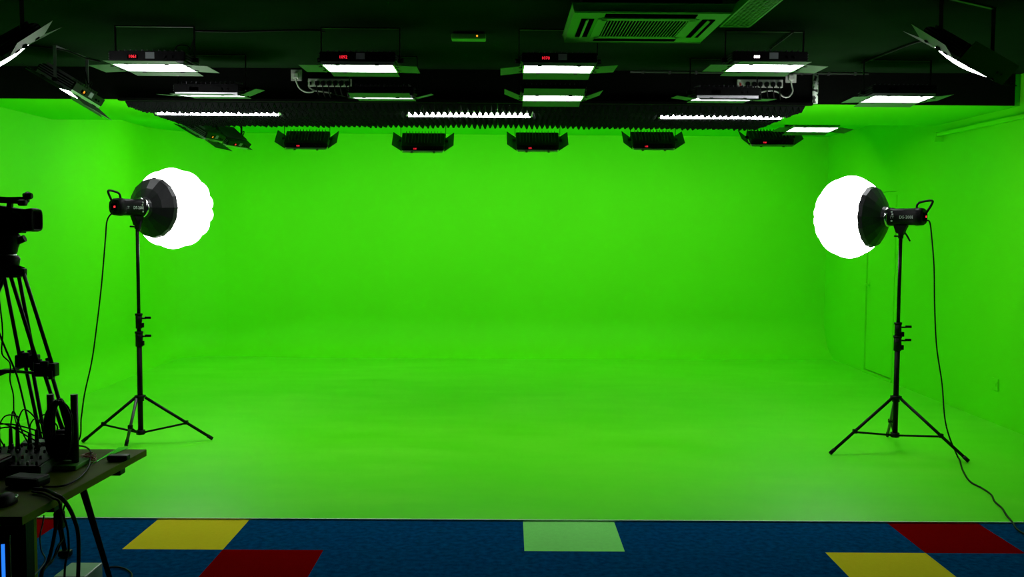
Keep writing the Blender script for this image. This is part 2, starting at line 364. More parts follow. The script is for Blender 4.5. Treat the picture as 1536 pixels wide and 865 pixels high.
# ------------------------------------------------------------------ hanging LED panel lights
LW, LD, LH = 0.46, 0.30, 0.058
def panel_light(c, yaw, tilt, ceil_z, label, group, near=0, far=0, left=0, right=0, digits='1070', dm='led_red', glow='panel_glow', sticker=True, lean=0.0, bar='metal_black', loop=False, bulge=0.0, fin='fin', leafm='leaf'):
    """c: centre of the diffuser; yaw about z, tilt about the long axis, lean about the short axis; door angles in degrees, + closes downwards"""
    t = thing('panel_light', (c.x, c.y, c.z), label, 'studio light', group, rz=yaw)
    piv = Matrix.Translation((0, 0, 0.03))
    TT = piv @ Matrix.Rotation(lean, 4, 'Y') @ Matrix.Rotation(tilt, 4, 'X') @ piv.inverted()
    def part(mb, name, m, parent=None, tf=True):
        if tf: mb.xform(TT)
        return mb.build(name, m, parent or t, local=True)
    b = MB(); b.prism([(-LD / 2, 0.0), (LD / 2, 0.0), (LD / 2, LH * 0.6), (LD / 2 - 0.03, LH), (-LD / 2, LH)], LW, T=Matrix.Rotation(R(90), 4, 'Z'), bev=0.003)
    hs = part(b, 'housing', M['metal_black'])
    b = MB()
    for k in range(12):
        b.box((-0.19 + k * 0.0345, 0.02, LH + 0.008), (0.004, LD - 0.08, 0.022))
    for sx in (-1, 1):
        for k in range(3): b.box((sx * (LW / 2 + 0.003), 0, 0.012 + k * 0.016), (0.008, LD - 0.03, 0.007))
    part(b, 'heat_sink', M[fin])
    b = MB(); w2, d2 = LW / 2 - 0.012, LD / 2 - 0.01
    for (cx, cy, sx, sy) in ((0, -d2, 2 * w2, 0.010), (0, d2, 2 * w2, 0.010), (-w2, 0, 0.010, 2 * d2), (w2, 0, 0.010, 2 * d2)):
        b.box((cx, cy, -0.010), (sx + 0.008 * (sx > sy), sy, 0.022), bev=0.001)
    part(b, 'door_frame', M['rim'])
    b = MB()
    if bulge:
        gx, gy = 14, 10; gv = [[b.bm.verts.new(((i / gx - .5) * (2 * w2 - 0.012), (j / gy - .5) * (2 * d2 - 0.012), -0.012 - bulge * math.sin(math.pi * i / gx) ** 0.7 * math.sin(math.pi * j / gy) ** 0.7)) for j in range(gy + 1)] for i in range(gx + 1)]
        for i in range(gx):
            for j in range(gy): b.bm.faces.new((gv[i][j], gv[i + 1][j], gv[i + 1][j + 1], gv[i][j + 1])).smooth = True
        b.box((0, 0, -0.005), (2 * w2 - 0.012, 2 * d2 - 0.012, 0.013))
    else: b.box((0, 0, -0.003), (2 * w2 - 0.012, 2 * d2 - 0.012, 0.010), bev=0.003)
    part(b, 'diffuser', M[glow])
    # barn doors
    def door_(o, axis, ang, l, w, name='barn_door'):
        b = MB(); ux = Vector(axis[0]); uo = Vector(axis[1])
        dirv = uo * math.cos(R(ang)) + Vector((0, 0, -1)) * math.sin(R(ang)); nv = ux.cross(dirv).normalized() * 0.0012
        o = Vector(o); k = [o - ux * w / 2, o + ux * w / 2, o + ux * (w / 2 - 0.0) + dirv * l, o - ux * (w / 2 - 0.0) + dirv * l]
        a_ = [b.bm.verts.new(q - nv) for q in k]; b_ = [b.bm.verts.new(q + nv) for q in k]
        b.bm.faces.new(a_[::-1]); b.bm.faces.new(b_)
        for i in range(4): b.bm.faces.new((a_[i], a_[(i + 1) % 4], b_[(i + 1) % 4], b_[i]))
        d = part(b, name, M[leafm])
        for s_ in (-0.28, 0.28):
            b = MB(); b.box(o + ux * w * s_ + dirv * 0.004, (0.024, 0.024, 0.010), bev=0.002)
            part(b, 'hinge', M['metal_black'], d)
    if near is not None: door_((0, -LD / 2 - 0.002, -0.021), ((1, 0, 0), (0, -1, 0)), near, 0.13, LW - 0.03)
    if far is not None: door_((0, LD / 2 + 0.002, -0.021), ((1, 0, 0), (0, 1, 0)), far, 0.13, LW - 0.03)
    if left is not None: door_((-LW / 2 - 0.002, 0, -0.021), ((0, 1, 0), (-1, 0, 0)), left, 0.13, LD - 0.03)
    if right is not None: door_((LW / 2 + 0.002, 0, -0.021), ((0, 1, 0), (1, 0, 0)), right, 0.13, LD - 0.03)
    # control face on the side towards -y
    b = MB(); b.box((-0.085, -LD / 2 - 0.0015, 0.024), (0.064, 0.003, 0.024)); dsp = part(b, 'display', M['dark_slot'])
    text_part(digits, 0.026, WM[t] @ TT @ Matrix.Translation((-0.085, -LD / 2 - 0.004, 0.024)) @ Matrix.Rotation(R(90), 4, 'X'), M[dm], 'digits', dsp)
    if sticker:
        b = MB(); b.box((0.02, -LD / 2 - 0.0015, 0.032), (0.054, 0.003, 0.038)); part(b, 'rating_sticker', M['grey_sticker'])
    for x in (0.11, 0.15):
        b = MB(); b.cyl((x, -LD / 2, 0.024), (x, -LD / 2 - 0.014, 0.024), 0.008, n=12)
        part(b, 'dial', M['plastic_black'])
    # yoke up to the ceiling
    top = ceil_z - c.z
    b = MB()
    for s_ in (-1, 1):
        x = s_ * (LW / 2 + 0.016)
        b.box((x, 0, (0.03 + top) / 2), (0.005, 0.022, top - 0.03))
    b.box((0, 0, top - 0.004), (LW + 0.037, 0.024, 0.006))
    part(b, 'yoke', M[bar], tf=False)
    for s_ in (-1, 1):
        b = MB(); b.cyl((s_ * (LW / 2 - 0.002), 0, 0.03), (s_ * (LW / 2 + 0.040), 0, 0.03), 0.014, n=12)
        part(b, 'tilt_knob', M['plastic_black'], tf=False)
    if loop:
        b = MB(); s_ = 0.14
        b.tube([TT @ Vector((s_, -0.05, LH)), TT @ Vector((s_ + 0.01, -0.04, LH + 0.05)), TT @ Vector((s_ + 0.06, 0, LH + 0.06)), TT @ Vector((LW / 2 - 0.02, 0.02, LH + 0.04)), Vector((LW / 2 + 0.01, 0.012, min(top - 0.02, 0.16)))], 0.005)
        part(b, 'power_lead', M['cable'], tf=False)
    return t

# front row: hang over the floor in front of the beam
G1 = 'panel lights in the row nearest the camera'
for px, py, kw, lab in (
    (233, 97.0, dict(near=1, far=2, left=3, right=3, digits='1061', loop=True), 'black panel light over the left of the set, grey sticker beside red digits, nearest row'),
    (541, 98.0, dict(near=9, far=2, left=0, right=2, digits='1092', sticker=True), 'black panel light with lit red digits, right of the white double socket on the beam'),
    (837, 99.5, dict(near=9, far=8, left=7, right=-4, digits='1070'), 'black panel light with red digits hanging just below the air conditioner'),
    (1146, 97.5, dict(near=2, far=2, left=0, right=3, digits='888', dm='led_white'), 'black panel light with a white lit display, hanging above the right power strip')):
    c = at(px, py, Y=6.27)
    panel_light(c, 0, 0, ZC, lab, G1, glow='front_glow', **kw)
# second row: close under the beam face
G2 = 'panel lights in the row along the beam'
for px, py, tl, kw, lab in (
    (318, 139.5, R(5.5), dict(near=-2, far=3, left=-3, right=-22), 'panel light seen almost edge-on before the beam, above the left tube light'),
    (575, 143.0, R(6.0), dict(near=-13, far=5, left=-12, right=-14), 'panel light with a thin white edge, right below the left power strip'),
    (829, 143.5, R(0), dict(near=-15, far=10, left=-22, right=-20), 'bright panel light with a bounce-tinted green front flap in the middle of the beam'),
    (1085, 145.0, R(4.0), dict(near=8, far=3, left=-8, right=0), 'panel light hanging before the beam just below the right power strip'),
    (1345, 145.0, R(-2.0), dict(near=9, far=4, left=2, right=-8, bar='metal_black'), 'wide glowing panel light on the beam right of the white rusty pipe')):
    c = at(px, py, Y=7.28)
    panel_light(c, 0, tl, ZC, lab, G2, dm='dark_slot', sticker=False, **kw)
# back row: turned to the back wall
G3 = 'panel lights in front of the back wall'
for k, (px, py) in enumerate(((461, 212), (635, 215.5), (806, 214.5), (979, 213), (1155, 209.5))):
    c = at(px, py, Y=10.9)
    lab = ['leftmost of the five black panel lights turned to the green back wall', 'second from the left of the five black panel lights facing the back wall',
           'middle one of the five black panel lights facing the green back wall', 'fourth from the left of the five black panel lights facing the back wall',
           'rightmost of the five black panel lights turned to the green back wall'][k]
    panel_light(c, [R(3), R(1), 0, R(-1), R(-3)][k], R([33, 36, 36, 33, 26][k]), ZB, lab, G3, near=-30, far=20, left=-38, right=-38, digits='100', glow='back_glow', sticker=False)
# side lights
G4 = 'panel lights along the sides of the set'
panel_light(at(108, 133, Y=7.2), R(88), R(30), ZC, 'tilted panel light with a grey hanger and open flap at the upper left', G4, near=12, far=0, left=8, right=20, digits='70', dm='led_orange', bar='bar_grey', loop=True, bulge=0.03, fin='bar_grey', lean=R(8))
panel_light(at(-6, 84, Y=5.35), R(-33), R(36), ZC, 'panel light cut by the left edge of the photo, glowing towards the right', G4, near=-82, far=8, left=-15, right=-18, digits='70', bulge=0.035, lean=R(-12), leafm='metal_black')
panel_light(at(1450, 88, Y=5.45), R(33), R(34), ZC, 'large dark panel light near the upper right corner with two thin glowing edges', G4, near=-82, far=8, left=-18, right=-15, digits='70', bulge=0.035, lean=R(12), leafm='metal_black')
panel_light(at(305, 199, Y=9.9), R(84), R(30), ZB, 'small panel light peeping out below the foam left of the far tilted light', G4, near=5, far=0, left=0, right=0, digits='70', dm='led_orange', loop=True, glow='back_glow')
panel_light(at(345, 208, Y=10.9), R(75), R(40), ZB, 'far tilted panel light below the foam with a dangling lead, left of back row', G4, near=None, far=0, left=0, right=0, digits='70', loop=True, glow='back_glow')
panel_light(at(1218, 191.5, Y=9.75), R(0), R(-3), ZB, 'bright thin panel light right of the foam, above the right lantern', G4, near=9, far=5, left=0, right=6, sticker=False)

# ------------------------------------------------------------------ air conditioner, tray, detector, conduits, sockets
za = ZC - 0.11
n0, n1, f0, f1 = at(856, 15, Z=za), at(1101, 15, Z=za), at(848, 66, Z=za), at(1053, 67, Z=za)
ac = (n0 + n1 + f0 + f1) / 4; aw = ((n1 - n0).length + (f1 - f0).length) / 2; ad = ((f0 - n0).length + (f1 - n1).length) / 2
ad = min(ad, aw * 1.02)
t = thing('air_conditioner', (ac.x, ac.y, ZC - 0.068), 'square ceiling air conditioner with a slatted grille, green bounce light painted in', 'air conditioner')
def lb(mb, name, m, parent=t): return mb.build(name, m, parent, local=True)
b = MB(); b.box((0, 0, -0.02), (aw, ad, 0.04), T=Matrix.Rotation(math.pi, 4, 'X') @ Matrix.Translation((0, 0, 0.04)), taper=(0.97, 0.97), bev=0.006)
panel = lb(b, 'panel', M['ac_bounce_green'])
b = MB(); b.box((0, 0, 0.033), (aw * 0.88, ad * 0.88, 0.066)); lb(b, 'casing', M['metal_black'])
gw = aw * 0.58
b = MB()
for sx, sy, lx, ly in ((0, -1, gw, 0.07), (0, 1, gw, 0.07), (-1, 0, 0.07, gw), (1, 0, 0.07, gw)):
    b.box((sx * aw * 0.39, sy * ad * 0.39, -0.0415), (lx, ly, 0.005))
lb(b, 'air_slot', M['dark_slot'])
for sx in (-1, 1):
    b = MB(); b.box((sx * aw * 0.39, 0, -0.045), (0.020, gw * 0.98, 0.004), rot=Matrix.Rotation(sx * R(28), 3, 'Y')); lb(b, 'louvre', M['ac_bounce_green'])
b = MB(); b.box((0, -ad * 0.385, -0.045), (gw * 0.98, 0.018, 0.004), rot=Matrix.Rotation(R(-25), 3, 'X')); lb(b, 'louvre', M['dark_slot'])
b = MB()
for s_ in (-1, 1):
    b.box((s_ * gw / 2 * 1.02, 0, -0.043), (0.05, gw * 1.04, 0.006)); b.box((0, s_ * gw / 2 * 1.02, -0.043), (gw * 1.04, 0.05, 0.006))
gr = lb(b, 'grille_frame', M['ac_bounce_green'])
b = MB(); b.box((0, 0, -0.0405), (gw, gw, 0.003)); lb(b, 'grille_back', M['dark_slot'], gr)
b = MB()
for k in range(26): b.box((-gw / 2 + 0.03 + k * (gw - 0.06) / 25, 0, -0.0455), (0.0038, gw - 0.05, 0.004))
lb(b, 'grille_slats', M['ac_bounce_green'], gr)

za = ZC - 0.05
p0, p1, p2, p3 = at(1082, 40, Z=za), at(1123, 40, Z=za), at(1172, 1, Z=za), at(1122, 1, Z=za)
cx0 = (p0.x + p3.x) / 2; cx1 = (p1.x + p2.x) / 2; ty1 = p0.y; ty0 = ty1 - 2.6
t = thing('cable_tray', ((cx0 + cx1) / 2, (ty0 + ty1) / 2, ZC), 'perforated metal cable tray on the ceiling beside the air conditioner', 'cable tray')
b = MB(); w = cx1 - cx0; xm = (cx0 + cx1) / 2
n = int((ty1 - ty0) / 0.03)
for k in range(n):
    y = ty0 + k * 0.03 + 0.015
    for s_ in (-1, 1): b.box((xm, y, za), (math.hypot(w, 0.10), 0.0062, 0.002), rot=Matrix.Rotation(s_ * math.atan2(0.10, w), 3, 'Z'))
for s_ in (-1, 1): b.box((xm + s_ * w / 2, (ty0 + ty1) / 2, za), (0.012, ty1 - ty0, 0.004))
b.box((xm, ty1, za), (w, 0.012, 0.004)); b.build('mesh_base', M['ac_bounce_green'], t)
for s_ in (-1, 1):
    b = MB(); b.box((xm + s_ * w / 2, (ty0 + ty1) / 2, za + 0.025), (0.003, ty1 - ty0, 0.05)); b.build('side_rail', M['ac_bounce_green'], t)

p = at(703, 60, Z=ZC - 0.045)
t = thing('emergency_light', (p.x, p.y, ZC), 'slim box fitting with a small orange lamp on the ceiling left of centre', 'emergency light')
b = MB(); b.box((p.x, p.y, ZC - 0.03), (0.22, 0.10, 0.034), bev=0.008); b.build('cover', M['ac_bounce_green'], t)
b = MB(); b.box((p.x, p.y, ZC - 0.007), (0.19, 0.07, 0.014)); b.build('base', M['plastic_black'], t)
b = MB(); b.cyl((p.x + 0.055, p.y - 0.051, ZC - 0.028), (p.x + 0.055, p.y - 0.046, ZC - 0.028), 0.006); b.build('indicator', M['led_orange'], t)

FY = YS - 0.002     # face of the black beam
def on_beam(px, py, off=0.0): return at(px, py, Y=FY - off)
def socket(px, py, lab, dirs):
    c = on_beam(px, py)
    t = thing('wall_socket', (c.x, FY, c.z - 0.043), lab, 'socket')
    b = MB(); b.box((c.x, FY - 0.006, c.z), (0.086, 0.012, 0.086), bev=0.003); b.build('faceplate', M['white_plastic'], t)
    b = MB(); b.box((c.x + 0.022, FY - 0.014, c.z + 0.022), (0.018, 0.006, 0.024), bev=0.002); b.build('switch', M['white_plastic'], t)
    b = MB(); b.box((c.x - 0.002, FY - 0.026, c.z - 0.006), (0.046, 0.03, 0.046), bev=0.010)
    return solo(b, 'plug', M['white_plastic'], (c.x - 0.002, FY - 0.012, c.z - 0.029), 'white plug and lead in the socket ' + dirs, 'plug')
c1 = socket(445, 113, 'white wall socket on the black beam, left one, above a looping white lead', 'left of the left power strip')
c2 = socket(1186, 116, 'white wall socket on the black beam, right one, beside the white pipe', 'right of the right power strip')
def lead(pts, r, parent, off=0.02):
    b = MB(); b.tube([on_beam(x, y, off) for x, y in pts], r, n=8); return b.build('lead', M['white_plastic'], parent)
def strip(xa, xb, y, lab, red=False, gap=None):
    p, q = on_beam(xa, y), on_beam(xb, y); L = q.x - p.x; xm = (p.x + q.x) / 2; z = (p.z + q.z) / 2
    t = thing('power_strip', (xm, FY, z - 0.03), lab, 'power strip', 'power strips on the beam')
    b = MB(); b.box((xm, FY - 0.015, z), (L, 0.03, 0.062), bev=0.004); b.build('case', M['white_plastic'], t)
    b = MB(); b.box((p.x + 0.022, FY - 0.033, z - 0.008), (0.014, 0.006, 0.024), bev=0.002); b.build('rocker_switch', M['red_wire' if red else 'plastic_black'], t)
    s = (L - 0.06) / 6
    for k in range(6):
        x = p.x + 0.055 + s * (k + 0.5)
        b = MB(); b.cyl((x, FY - 0.029, z - 0.004), (x, FY - 0.0325, z - 0.004), 0.021, n=20); b.build('outlet', M['grey_sticker'], t)
        b = MB(); b.box((x - 0.004, FY - 0.050, z - 0.010), (0.032, 0.034, 0.036), bev=0.010)
        b.tube([(x - 0.004, FY - 0.06, z - 0.02), (x - 0.003, FY - 0.06, z - 0.06), (x + 0.01, FY - 0.03, z - 0.10 - 0.01 * (k % 3)), (x + 0.03, FY - 0.008, z - 0.105 - 0.01 * (k % 2))], 0.0055, n=6)
        solo(b, 'plug', M['plastic_black'], (x, FY - 0.033, z - 0.02), ['leftmost', 'second', 'third', 'fourth', 'fifth', 'rightmost'][k] + ' black plug in the ' + ('right' if red else 'left') + ' power strip on the beam', 'plug', ('plugs in the right power strip' if red else 'plugs in the left power strip'))
    return t
s1 = strip(463, 528, 124.5, 'white six-outlet power strip full of black plugs, left one on the beam')
s2 = strip(1105, 1173, 126, 'white six-outlet power strip with a red switch, right one on the beam', red=True)
lead([(444, 117), (445, 124), (450, 133), (459, 138), (468, 138), (471, 136)], 0.006, c1, off=0.03)
lead([(463, 127), (464, 131), (471, 135.5), (484, 137.5), (497, 139.5)], 0.006, s1)
lead([(1186, 120), (1187.5, 128), (1189, 137), (1183, 145), (1175, 145), (1167, 138.5), (1158, 136), (1147, 137), (1136, 139.5)], 0.006, c2, off=0.03)
# conduits
a, b_ = on_beam(945, 110), on_beam(1302, 111)
b = MB(); b.cyl((a.x, FY - 0.012, a.z + 0.01), (b_.x, FY - 0.012, a.z + 0.01), 0.010)
for k in range(9): b.box((a.x + 0.1 + k * 0.21, FY - 0.012, a.z + 0.01), (0.02, 0.022, 0.028), bev=0.002)
solo(b, 'conduit', mat('dull_conduit', (0.10, 0.10, 0.10), 0.35, metal=0.6), (a.x, FY, a.z), 'dull metal conduit along the top of the black beam', 'conduit')
a = on_beam(1222, 112); b_ = on_beam(1221, 156)
mv = mat('worn_white_pipe', (0.5, 0.5, 0.5), 0.5)
nt = mv.node_tree; bs = nt.nodes['Principled BSDF']; tc = nt.nodes.new('ShaderNodeTexCoord'); nn = nt.nodes.new('ShaderNodeTexNoise'); nn.inputs['Scale'].default_value = 26
rp = nt.nodes.new('ShaderNodeValToRGB'); rp.color_ramp.elements[0].position = 0.46; rp.color_ramp.elements[0].color = (0.02, 0.02, 0.02, 1); rp.color_ramp.elements[1].position = 0.52; rp.color_ramp.elements[1].color = (0.85, 0.87, 0.87, 1)
nt.links.new(tc.outputs['Object'], nn.inputs['Vector']); nt.links.new(nn.outputs['Fac'], rp.inputs['Fac']); nt.links.new(rp.outputs['Color'], bs.inputs['Base Color'])
b = MB(); b.cyl((a.x, FY - 0.024, a.z), (a.x, FY - 0.024, b_.z), 0.022)
b.box((a.x, FY - 0.012, a.z), (0.03, 0.024, 0.03), bev=0.003)
solo(b, 'worn_pipe', mv, (a.x, FY, b_.z), 'short worn white pipe down the black beam right of the foam', 'pipe')
# dark cables along the ceiling
def ceil_cable(pts, lab, r=0.007):
    pp = []
    for x, y in pts:
        k = at(x, y, Z=ZC - 0.012); pp.append(k)
    b = MB(); b.tube(pp, r, n=6); solo(b, 'ceiling_cable', M['cable'], pp[0], lab, 'cable', 'cables along the ceiling')
ceil_cable([(292, 46), (350, 47), (410, 46), (470, 45), (487, 48)], 'black cable along the ceiling between the two left lights of the front row')
ceil_cable([(40, 68), (80, 72), (102, 77), (128, 87), (150, 92)], 'black cable on the ceiling above the tilted left light')
ceil_cable([(1398, 57), (1366, 66), (1340, 76), (1312, 87), (1290, 96)], 'black cable running diagonally over the ceiling left of the big right light')
ceil_cable([(1190, 47), (1180, 55), (1165, 66), (1155, 74)], 'black cable over the front row light with a white display')

# ------------------------------------------------------------------ the two lantern lights on stands
def lantern(feet, head_px, head_rear_px, ball_px, phi, side, lab, py_hub, pole_tops, far_leg, flat=0.82):
    F_ = [at(x, y, Z=0.004) for x, y in feet]
    base = sum(F_, Vector()) / 3; base.z = 0.004
    Y0 = base.y
    t = thing('studio_light', base, lab, 'studio light', 'lantern lights on stands')
    ax = Vector((side * math.cos(phi), math.sin(phi), 0))
    hp = at(head_px[0], head_px[1], Y=Y0)          # axis height above the pole
    hz = hp.z; top = Vector((base.x, base.y, hz))
    z_col = at(head_px[0], py_hub[0], Y=Y0).z; z_hub = at(head_px[0], py_hub[1], Y=Y0).z
    z1 = at(0, pole_tops[0], Y=Y0).z; z2 = at(0, pole_tops[1], Y=Y0).z
    P = lambda z: Vector((base.x, base.y, z))
    b = MB(); b.cyl(P(z_hub - 0.012), P(z1), 0.019); b.build('lower_pole', M['metal_black'], t)
    b = MB(); b.cyl(P(z1), P(z2), 0.0155); b.build('middle_pole', M['metal_black'], t)
    b = MB(); b.cyl(P(z2), P(hz - 0.11), 0.0125); b.build('upper_pole', M['metal_black'], t)
    for z, rr in ((z1, 0.026), (z2, 0.023)):
        b = MB(); b.cyl(P(z - 0.065), P(z + 0.045), rr); b.cyl(P(z + 0.03), P(z + 0.045), rr + 0.004)
        co = b.build('clamp', M['plastic_black'], t)
        b = MB(); b.cyl(P(z + 0.01), P(z + 0.01) + Vector((0.055, -0.01, 0)), 0.006); b.box(P(z + 0.012) + Vector((0.07, -0.012, 0.003)), (0.045, 0.014, 0.018), bev=0.004)
        b.box(P(z - 0.04) + Vector((0.03, -0.01, 0)), (0.02, 0.02, 0.035), bev=0.004)
        b.build('clamp_lever', M['plastic_black'], co)
    b = MB(); b.cyl(P(z_col - 0.025), P(z_col + 0.02), 0.027); b.cyl(P(z_col + 0.0), P(z_col + 0.018), 0.040, n=6); col = b.build('leg_collar', M['plastic_black'], t)
    b = MB(); b.cyl(P(z_hub - 0.015), P(z_hub + 0.018), 0.032, n=6); b.build('brace_collar', M['plastic_black'], t)
    for k, f in enumerate(F_):
        d = (f - P(0)); d.z = 0; d.normalize()
        s = P(z_col) + d * 0.035
        e = f + Vector((0, 0, 0.011))
        b = MB(); b.cyl(s, e, 0.011); lg = b.build('leg', M['metal_black'] if k != far_leg else M['fin'], t)
        b = MB(); dd = (e - s).normalized(); b.cyl(e - dd * 0.045, e, 0.0135); b.build('rubber_foot', M['plastic_black'], lg)
        m = s + (e - s) * 0.60
        b = MB(); b.cyl(P(z_hub) + d * 0.028, m + Vector((0, 0, -0.006)), 0.0075); br = b.build('brace', M['metal_black'], t)
        b = MB(); b.box(m, (0.03, 0.03, 0.03), bev=0.005); b.build('pivot', M['plastic_black'], br)
    # tilting bracket under the lamp
    ms = Matrix((ax, Vector((0, 0, 1)).cross(ax), Vector((0, 0, 1)))).transposed().to_4x4()
    TH = Matrix.Translation(top) @ ms          # local x = lamp axis, z = up
    b = MB(); b.cyl(P(hz - 0.155), P(hz - 0.09), 0.019); b.prism([(-0.05, -0.06), (0.05, -0.06), (0.03, -0.115), (-0.02, -0.13), (-0.03, -0.10)], 0.045, T=TH, bev=0.004)
    br = b.build('tilt_bracket', M['plastic_black'], t)
    b = MB(); b.tube([TH @ Vector((0.0, -0.03, -0.095)), TH @ Vector((-0.02 , -0.05, -0.13)), TH @ Vector((-0.045, -0.055, -0.175))], 0.007, sub=2)
    b.cyl(P(hz - 0.14), P(hz - 0.14) + Vector((-0.05, -0.01, 0.002)), 0.006); b.build('bracket_lever', M['plastic_black'], br)
    # lamp head
    r0 = at(*head_rear_px, Y=Y0)
    back = -head_rear_px_len(head_px, head_rear_px, phi, Y0) * 0.80
    b = MB(); L0, L1 = back, back + 0.245
    hr = 0.062
    pts8 = []
    def sect(x, s_): # rounded square section
        out = []
        for i in range(20):
            a_ = 2 * math.pi * i / 20; c_, s2 = math.cos(a_), math.sin(a_)
            rr_ = hr * s_ / (abs(c_) ** 5 + abs(s2) ** 5) ** 0.2
            rr_ = 0.5 * rr_ + 0.5 * hr * s_
            out.append(b.bm.verts.new(TH @ Vector((x, rr_ * c_, rr_ * s2))))
        return out
    b.skin([sect(L0, 0.82), sect(L0 + 0.012, 0.98), sect(L0 + 0.055, 1.04), sect(L0 + 0.06, 0.98), sect(L1 - 0.03, 0.98), sect(L1 - 0.02, 1.05), sect(L1, 1.05)])
    head = b.build('lamp_head', M['plastic_black'], t)
    b = MB(); b.lathe(TH @ Vector((L1, 0, 0)), ax, [(0, 0.066), (0.012, 0.074), (0.02, 0.074), (0.022, 0.066)], n=28); b.build('mount_ring', M['chrome'], head)
    b = MB(); b.tube([TH @ Vector(q) for q in ((L0 + 0.06, 0, hr * 0.9), (L0 + 0.05, 0, hr + 0.03), (L0 + 0.01, 0, hr + 0.045), (L0 - 0.05, 0, hr + 0.05), (L0 - 0.045, 0, hr + 0.02), (L0 - 0.01, 0, hr * 0.4))], 0.008, sub=4); b.build('handle', M['plastic_black'], head)
    b = MB(); b.box(TH @ Vector((L0 - 0.003, 0, 0)), (0.006, 0.05, 0.05), rot=ms.to_3x3(), bev=0.002); rp_ = b.build('control_panel', M['dark_slot'], head)
    b = MB(); b.box(TH @ Vector((L0 - 0.007, -0.01, 0.0)), (0.003, 0.014, 0.014), rot=ms.to_3x3()); b.build('power_light', M['led_red'], head)
    # lettering on the side that faces the camera
    sy = -1 if side > 0 else 1
    nrm = (ms.to_3x3() @ Vector((0, sy, 0)))
    if nrm.y > 0: sy = -sy; nrm = -nrm
    xdir = Vector((0, 0, 1)).cross(nrm).normalized()
    rm = Matrix((xdir, Vector((0, 0, 1)), nrm)).transposed().to_4x4()
    along = 1 if xdir.dot(ax) > 0 else -1
    mid = (L0 + 0.06 + L1 - 0.03) / 2
    for txt, dx, sz in (('DS-200B', 0.035, 0.030), ('JTT', -0.075, 0.026)):
        pos = TH @ Vector((mid + along * dx, 0, -0.004)) + nrm * (hr * 0.985)
        text_part(txt, sz, Matrix.Translation(pos) @ rm, M['print'], 'lettering', head)
    b = MB()
    for q in ((L1 - 0.035, 0.035), (L1 - 0.035, -0.03), (L1 - 0.04, 0.018)):
        pos = TH @ Vector((q[0], 0, q[1])) + nrm * (hr * 0.95)
        b.cyl(pos, pos + nrm * 0.006, 0.006, n=10)
    b.build('bolt', M['rim'], head)
    # cone skirt and glowing lantern
    cl = L1 + 0.02
    rim_r, rim_d = 0.216, 0.095
    b = MB(); n = 16
    rings = []
    for d_, r_ in ((0, 0.070), (0.02, 0.080), (rim_d * 0.5, 0.145), (rim_d, rim_r), (rim_d + 0.03, rim_r + 0.010)):
        ring = []
        for i in range(n * 2):
            a_ = 2 * math.pi * i / (2 * n); rr_ = r_ * (1 - 0.02 * (i % 2) * (d_ > 0.01))
            ring.append(b.bm.verts.new(TH @ Vector((cl + d_, rr_ * math.cos(a_), rr_ * math.sin(a_)))))
        rings.append(ring)
    b.skin(rings, cap=(True, False), smooth=False); sk = b.build('cone_skirt', M['nylon'], t)
    br_ = 0.300; cc = cl + rim_d + 0.03 + flat * math.sqrt(br_ ** 2 - rim_r ** 2) - 0.006
    b = MB(); rings = []; N = 168; lobes = 14
    th0 = math.asin((rim_r - 0.004) / br_)
    for k in range(25):
        th = th0 + (math.pi - 0.02 - th0) * k / 24
        ring = []
        for i in range(N):
            a_ = 2 * math.pi * i / N
            bulge = 0.915 + 0.105 * abs(math.sin(lobes * a_ / 2)) ** 0.75
            rr_ = br_ * math.sin(th) * (1 + (bulge - 1) * min(1, 1.5 * max(0, math.sin((th - th0) * 1.15))))
            ring.append(b.bm.verts.new(TH @ Vector((cc - flat * br_ * math.cos(th), rr_ * math.cos(a_), rr_ * math.sin(a_)))))
        rings.append(ring)
    b.skin(rings, cap=(False, True)); b.build('lantern', M['ball_glow'], t)
    return t, TH, L0, base
def head_rear_px_len(hp, rp, phi, Y0):
    k = abs((hp[0] - 752) / F)      # the axis is seen at a slant away from the middle of the room
    return abs(hp[0] - rp[0]) / F * Y0 / (math.cos(phi) + k * math.sin(phi))
tl, THl, L0l, bl = lantern([(124, 664), (319, 660), (189, 671)], (206, 311), (165, 318), None, R(66), 1,
     'glowing white lantern light on a black stand, left, nearer the camera tripod', (596, 648), (505, 478), 2, flat=0.95)
trr, THr, L0r, brt = lantern([(1245, 682), (1453, 694), (1331, 655)], (1345, 325), (1388, 322), None, R(46), -1,
     'glowing white lantern light on a black stand, right, before the green door', (597, 652), (506, 486), 2)

# cords from the lamp heads
def cord(pts, r, parent):
    b = MB(); b.tube(pts, r, n=8, sub=8, zmin=r + 0.0045); return b.build('power_cord', M['cable'], parent)
s = THl @ Vector((L0l - 0.004, 0, -0.03))
yl = s.y
fl = at(112, 690, Z=0.008)
pl = [s, at(161, 330, Y=yl), at(158, 360, Y=yl), at(152, 430, Y=yl), at(143, 505, Y=yl), at(137, 545, Y=yl), at(127, 590, Y=yl), at(122, 625, Y=yl)]
pl.append(Vector((pl[-1].x - 0.03, yl, 0.06))); pl.append(Vector((pl[-1].x - 0.15, yl - 0.1, 0.009))); pl.append(Vector((pl[-1].x - 0.7, yl - 0.3, 0.009)))
cord(pl, 0.0055, tl)
s = THr @ Vector((L0r - 0.004, 0, -0.03)); yr = s.y
gz = lambda x, y: at(x, y, Z=0.009)
pr_ = [s, at(1394, 332, Y=yr), at(1397, 350, Y=yr), at(1401, 400, Y=yr), at(1402, 460, Y=yr), at(1405, 520, Y=yr), at(1413, 575, Y=yr - .05), at(1417, 625, Y=yr - .15)]
e0 = at(1424, 655, Y=yr - 0.2); pr_.append(e0)
pr_ += [gz(1437, 686), gz(1444, 705), gz(1455, 722), gz(1473, 732), gz(1487, 742), gz(1492, 752), gz(1503, 762), gz(1510, 773), gz(1520, 785), gz(1524, 792), gz(1536, 800), gz(1570, 812)]
